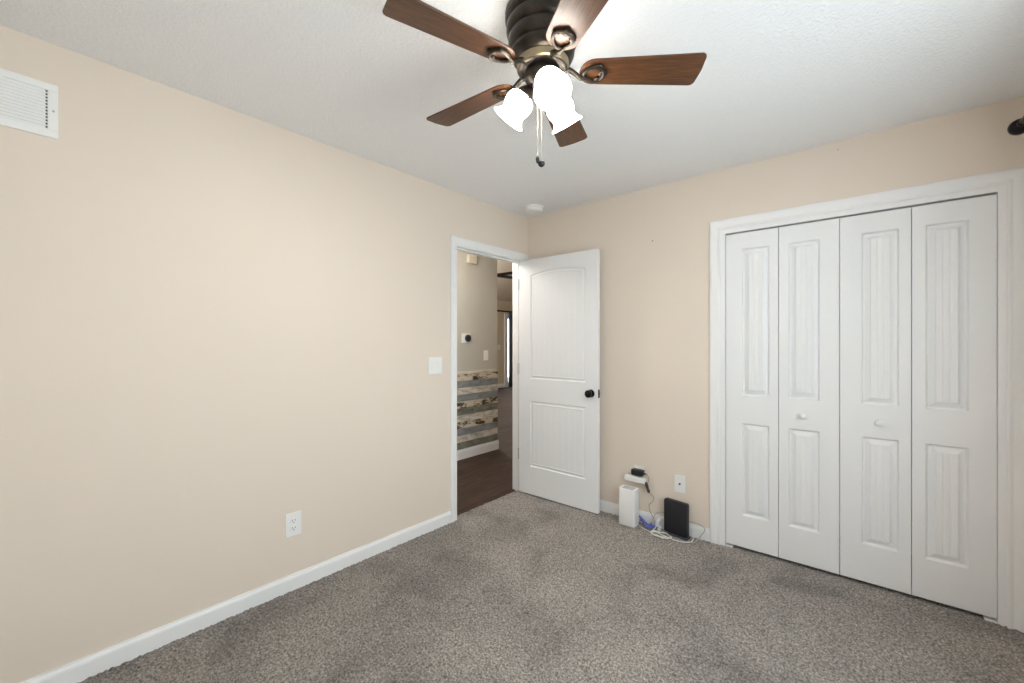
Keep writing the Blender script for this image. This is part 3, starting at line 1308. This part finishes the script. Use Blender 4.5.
struct(obj('ceiling_hall', b, M['ceiling']))
# far wall, with the glazed patio door, and sloped ceiling
GY0, GY1, GZ = 6.55, 7.65, 2.13
b = BM()
bx(b, (-6.12, HY, 0), (-6.0, GY0, 2.6))
bx(b, (-6.12, GY1, 0), (-6.0, 9.4, 2.6))
bx(b, (-6.12, GY0, GZ), (-6.0, GY1, 2.6))
struct(obj('wall_far', b, M['far_wall']), 'cream far wall of the great room with the patio door', 'wall')
b = BM()
vs = [(-6.12, HY - .1, 2.55), (-6.12, 9.4, 2.55), (0, 9.4, 2.55 + 6.12 * .33), (0, HY - .1, 2.55 + 6.12 * .33)]
lo = [b.verts.new(v) for v in vs]
hi = [b.verts.new((v[0], v[1], v[2] + .1)) for v in vs]
b.faces.new(lo)
b.faces.new(hi[::-1])
for k in range(4):
    b.faces.new((lo[k], lo[(k + 1) % 4], hi[(k + 1) % 4], hi[k]))
struct(obj('ceiling_great_room', b, bumpy('cream_ceiling_paint', (.70, .62, .52), 60, .2, .003, .8)))
# patio door
pd = thing('door_4', 'white glazed patio door in the far wall', 'door', (-6.0, GY0, 0))
pd['kind'] = 'structure'
b = BM()
wd = GY1 - GY0
bx(b, (-.08, -.08, 0), (.02, .07, GZ + .08), .004)
bx(b, (-.08, wd - .07, 0), (.02, wd + .08, GZ + .08), .004)
bx(b, (-.08, .07, GZ - .07), (.02, wd - .07, GZ + .08), .004)
bx(b, (-.08, .07, 0), (.02, wd - .07, .16), .004)
obj('frame', b, M['trim'], pd)
b = BM()
bx(b, (-.045, .07, .16), (-.038, wd - .07, GZ - .07))
obj('glass_pane', b, M['pane'], pd)
# curtain and rod over it
fr = thing('curtain_rod', 'thin dark curtain rod above the patio door', 'curtain rod', (-5.93, 6.40, 2.27))
b = BM()
tube(b, [(0, -.25, 0), (0, .6, 0), (0, 1.6, 0)], .018, 10, 2)
obj('rod', b, M['dark_timber'], fr)
b = BM()
lathe(b, [(0, -.03), (.03, -.015), (.03, .015), (0, .03)], 12, Matrix.Translation((0, -.27, 0)))
obj('finial', b, M['dark_timber'], fr)
b = BM()
bx(b, (-.07, -.1, -.012), (0, -.08, .012))
obj('bracket', b, M['dark_timber'], fr)
b = BM()
row = []
for i in range(41):
    y = 6.60 + .42 * i / 40
    row.append((-5.93 + .028 * math.sin(i * .95), y))
for z in (.02, 2.25):
    pass
lo = [b.verts.new((x, y + 0, .004)) for x, y in row]
mi_ = [b.verts.new((x, y + (.06 if 0 else 0), 1.1)) for x, y in row]
hi = [b.verts.new((x, y, 2.247)) for x, y in row]
for i in range(40):
    b.faces.new((lo[i], lo[i + 1], mi_[i + 1], mi_[i]))
    b.faces.new((mi_[i], mi_[i + 1], hi[i + 1], hi[i]))
o = obj('curtain', b, M['curtain'], smooth=True, recalc=False)
sm = o.modifiers.new('thickness', 'SOLIDIFY')
sm.thickness = .006
tag(o, 'dark blue curtain hanging in the patio door', 'curtain')
b = BM()
run(b, [(d, z * 1.3) for d, z in BASE], (-6.0, HY, 0), (-6.0, GY0 - .08, 0), (1, 0, 0))
struct(obj('baseboard_far', b, M['trim']))
# dark timber brace under the sloped ceiling
b = BM()
base_m = Matrix.Translation((-3.434, 3.291, 2.69)) @ Matrix.Rotation(YAW, 4, 'Z')
for an in (8, -8):
    t = BM()
    bx(t, (0, -.06, -.022), (2.0, .06, .022))
    merge(b, t, 0, base_m @ Matrix.Rotation(math.radians(-an), 4, 'Y'))
t = BM()
bx(t, (1.85, -.06, -.3), (2.0, .06, 1.6))
merge(b, t, 0, base_m)
o = obj('ceiling_beam', b, M['dark_timber'])
tag(o, 'dark timber beams under the great room ceiling', 'beam')

# wainscot of weathered boards, with cap and baseboard
zb, zt = .115, .965
nb = 11
seqm = [3, 2, 1, 0, 2, 3, 0, 1, 2, 1, 0]
b = BM()
hgt = (zt - zb) / nb
rnd = random.Random(3)
for k in range(nb):
    z = zb + k * hgt
    cut = -1.2 + rnd.uniform(.4, 1.6)
    for a, c in ((-1.9, cut - .001), (cut + .001, HY)):
        bx(b, (HX, a, z + .0012), (HX + .010 + rnd.uniform(0, .003), c, z + hgt - .0012), .001, 1, mi=seqm[k])
struct(obj('trim_3', b, BOARDS), 'weathered plank wainscot on the hall wall', 'wainscot')
b = BM()
bx(b, (HX, -1.9, zt), (HX + .016, HY + .004, zt + .032), .002)
struct(obj('trim_4', b, M['cap']))
b = BM()
run(b, [(d * 1.2, z * 1.25) for d, z in BASE], (HX, -1.9, 0), (HX, HY + .014, 0), (1, 0, 0))
run(b, [(d * 1.2, z * 1.25) for d, z in BASE], (HX + .014, HY, 0), (HX - .5, HY, 0), (0, 1, 0))
struct(obj('baseboard_hall', b, M['trim']))

# thermostat, switch and door chime on the hall wall
th = thing('thermostat', 'round black thermostat on a white plate on the hall wall', 'thermostat', (HX, .372, 1.375))
b = BM()
bx(b, (0, -.066, -.052), (.006, .066, .052), .0025)
obj('wall_plate', b, M['plastic'], th)
b = BM()
lathe(b, [(.040, .0), (.041, .004), (.041, .018), (.038, .022), (.034, .0225)], 36, Matrix.Translation((.006, .022, 0)) @ Matrix.Rotation(PI / 2, 4, 'Y'))
o = obj('dial', b, M['black_plastic'], th, smooth=True)
b = BM()
lathe(b, [(.022, 0), (.022, .001), (0, .0012)], 28, Matrix.Translation((.0285, .022, 0)) @ Matrix.Rotation(PI / 2, 4, 'Y'))
obj('display', b, plain('dark_glass_display', (.02, .022, .03), .12), th)

hs = thing('light_switch', 'white single light switch on the hall wall above the wainscot', 'light switch', (HX, .700, 1.170))
b = BM()
wall_plate(b, .078, .122, LEFT)
obj('cover_plate', b, M['plastic'], hs)
b = BM()
bx(b, LEFT(-.0165, .004, -.033), LEFT(.0165, .009, .033), .002)
obj('rocker', b, M['plastic'], hs)

fs = thing('light_switch', 'small white switch on the far wall beside the patio door', 'light switch', (-6.0, 6.24, 1.20))
b = BM()
wall_plate(b, .10, .14, LEFT)
obj('cover_plate', b, M['plastic'], fs)
b = BM()
bx(b, LEFT(-.0165, .004, -.033), LEFT(.0165, .009, .033), .002)
obj('rocker', b, M['plastic'], fs)

dc = thing('door_chime', 'cream door chime box high on the hall wall', 'door chime', (HX, .445, 2.290))
b = BM()
bx(b, (0, -.062, -.050), (.045, .062, .050), .005)
obj('cover', b, plain('cream_plastic', (.62, .56, .45), .5), dc)
b = BM()
for k in range(5):
    bx(b, (.0445, -.040 + k * .018, -.030), (.0458, -.034 + k * .018, .030))
obj('grille', b, plain('tan_plastic', (.45, .40, .31), .6), dc)
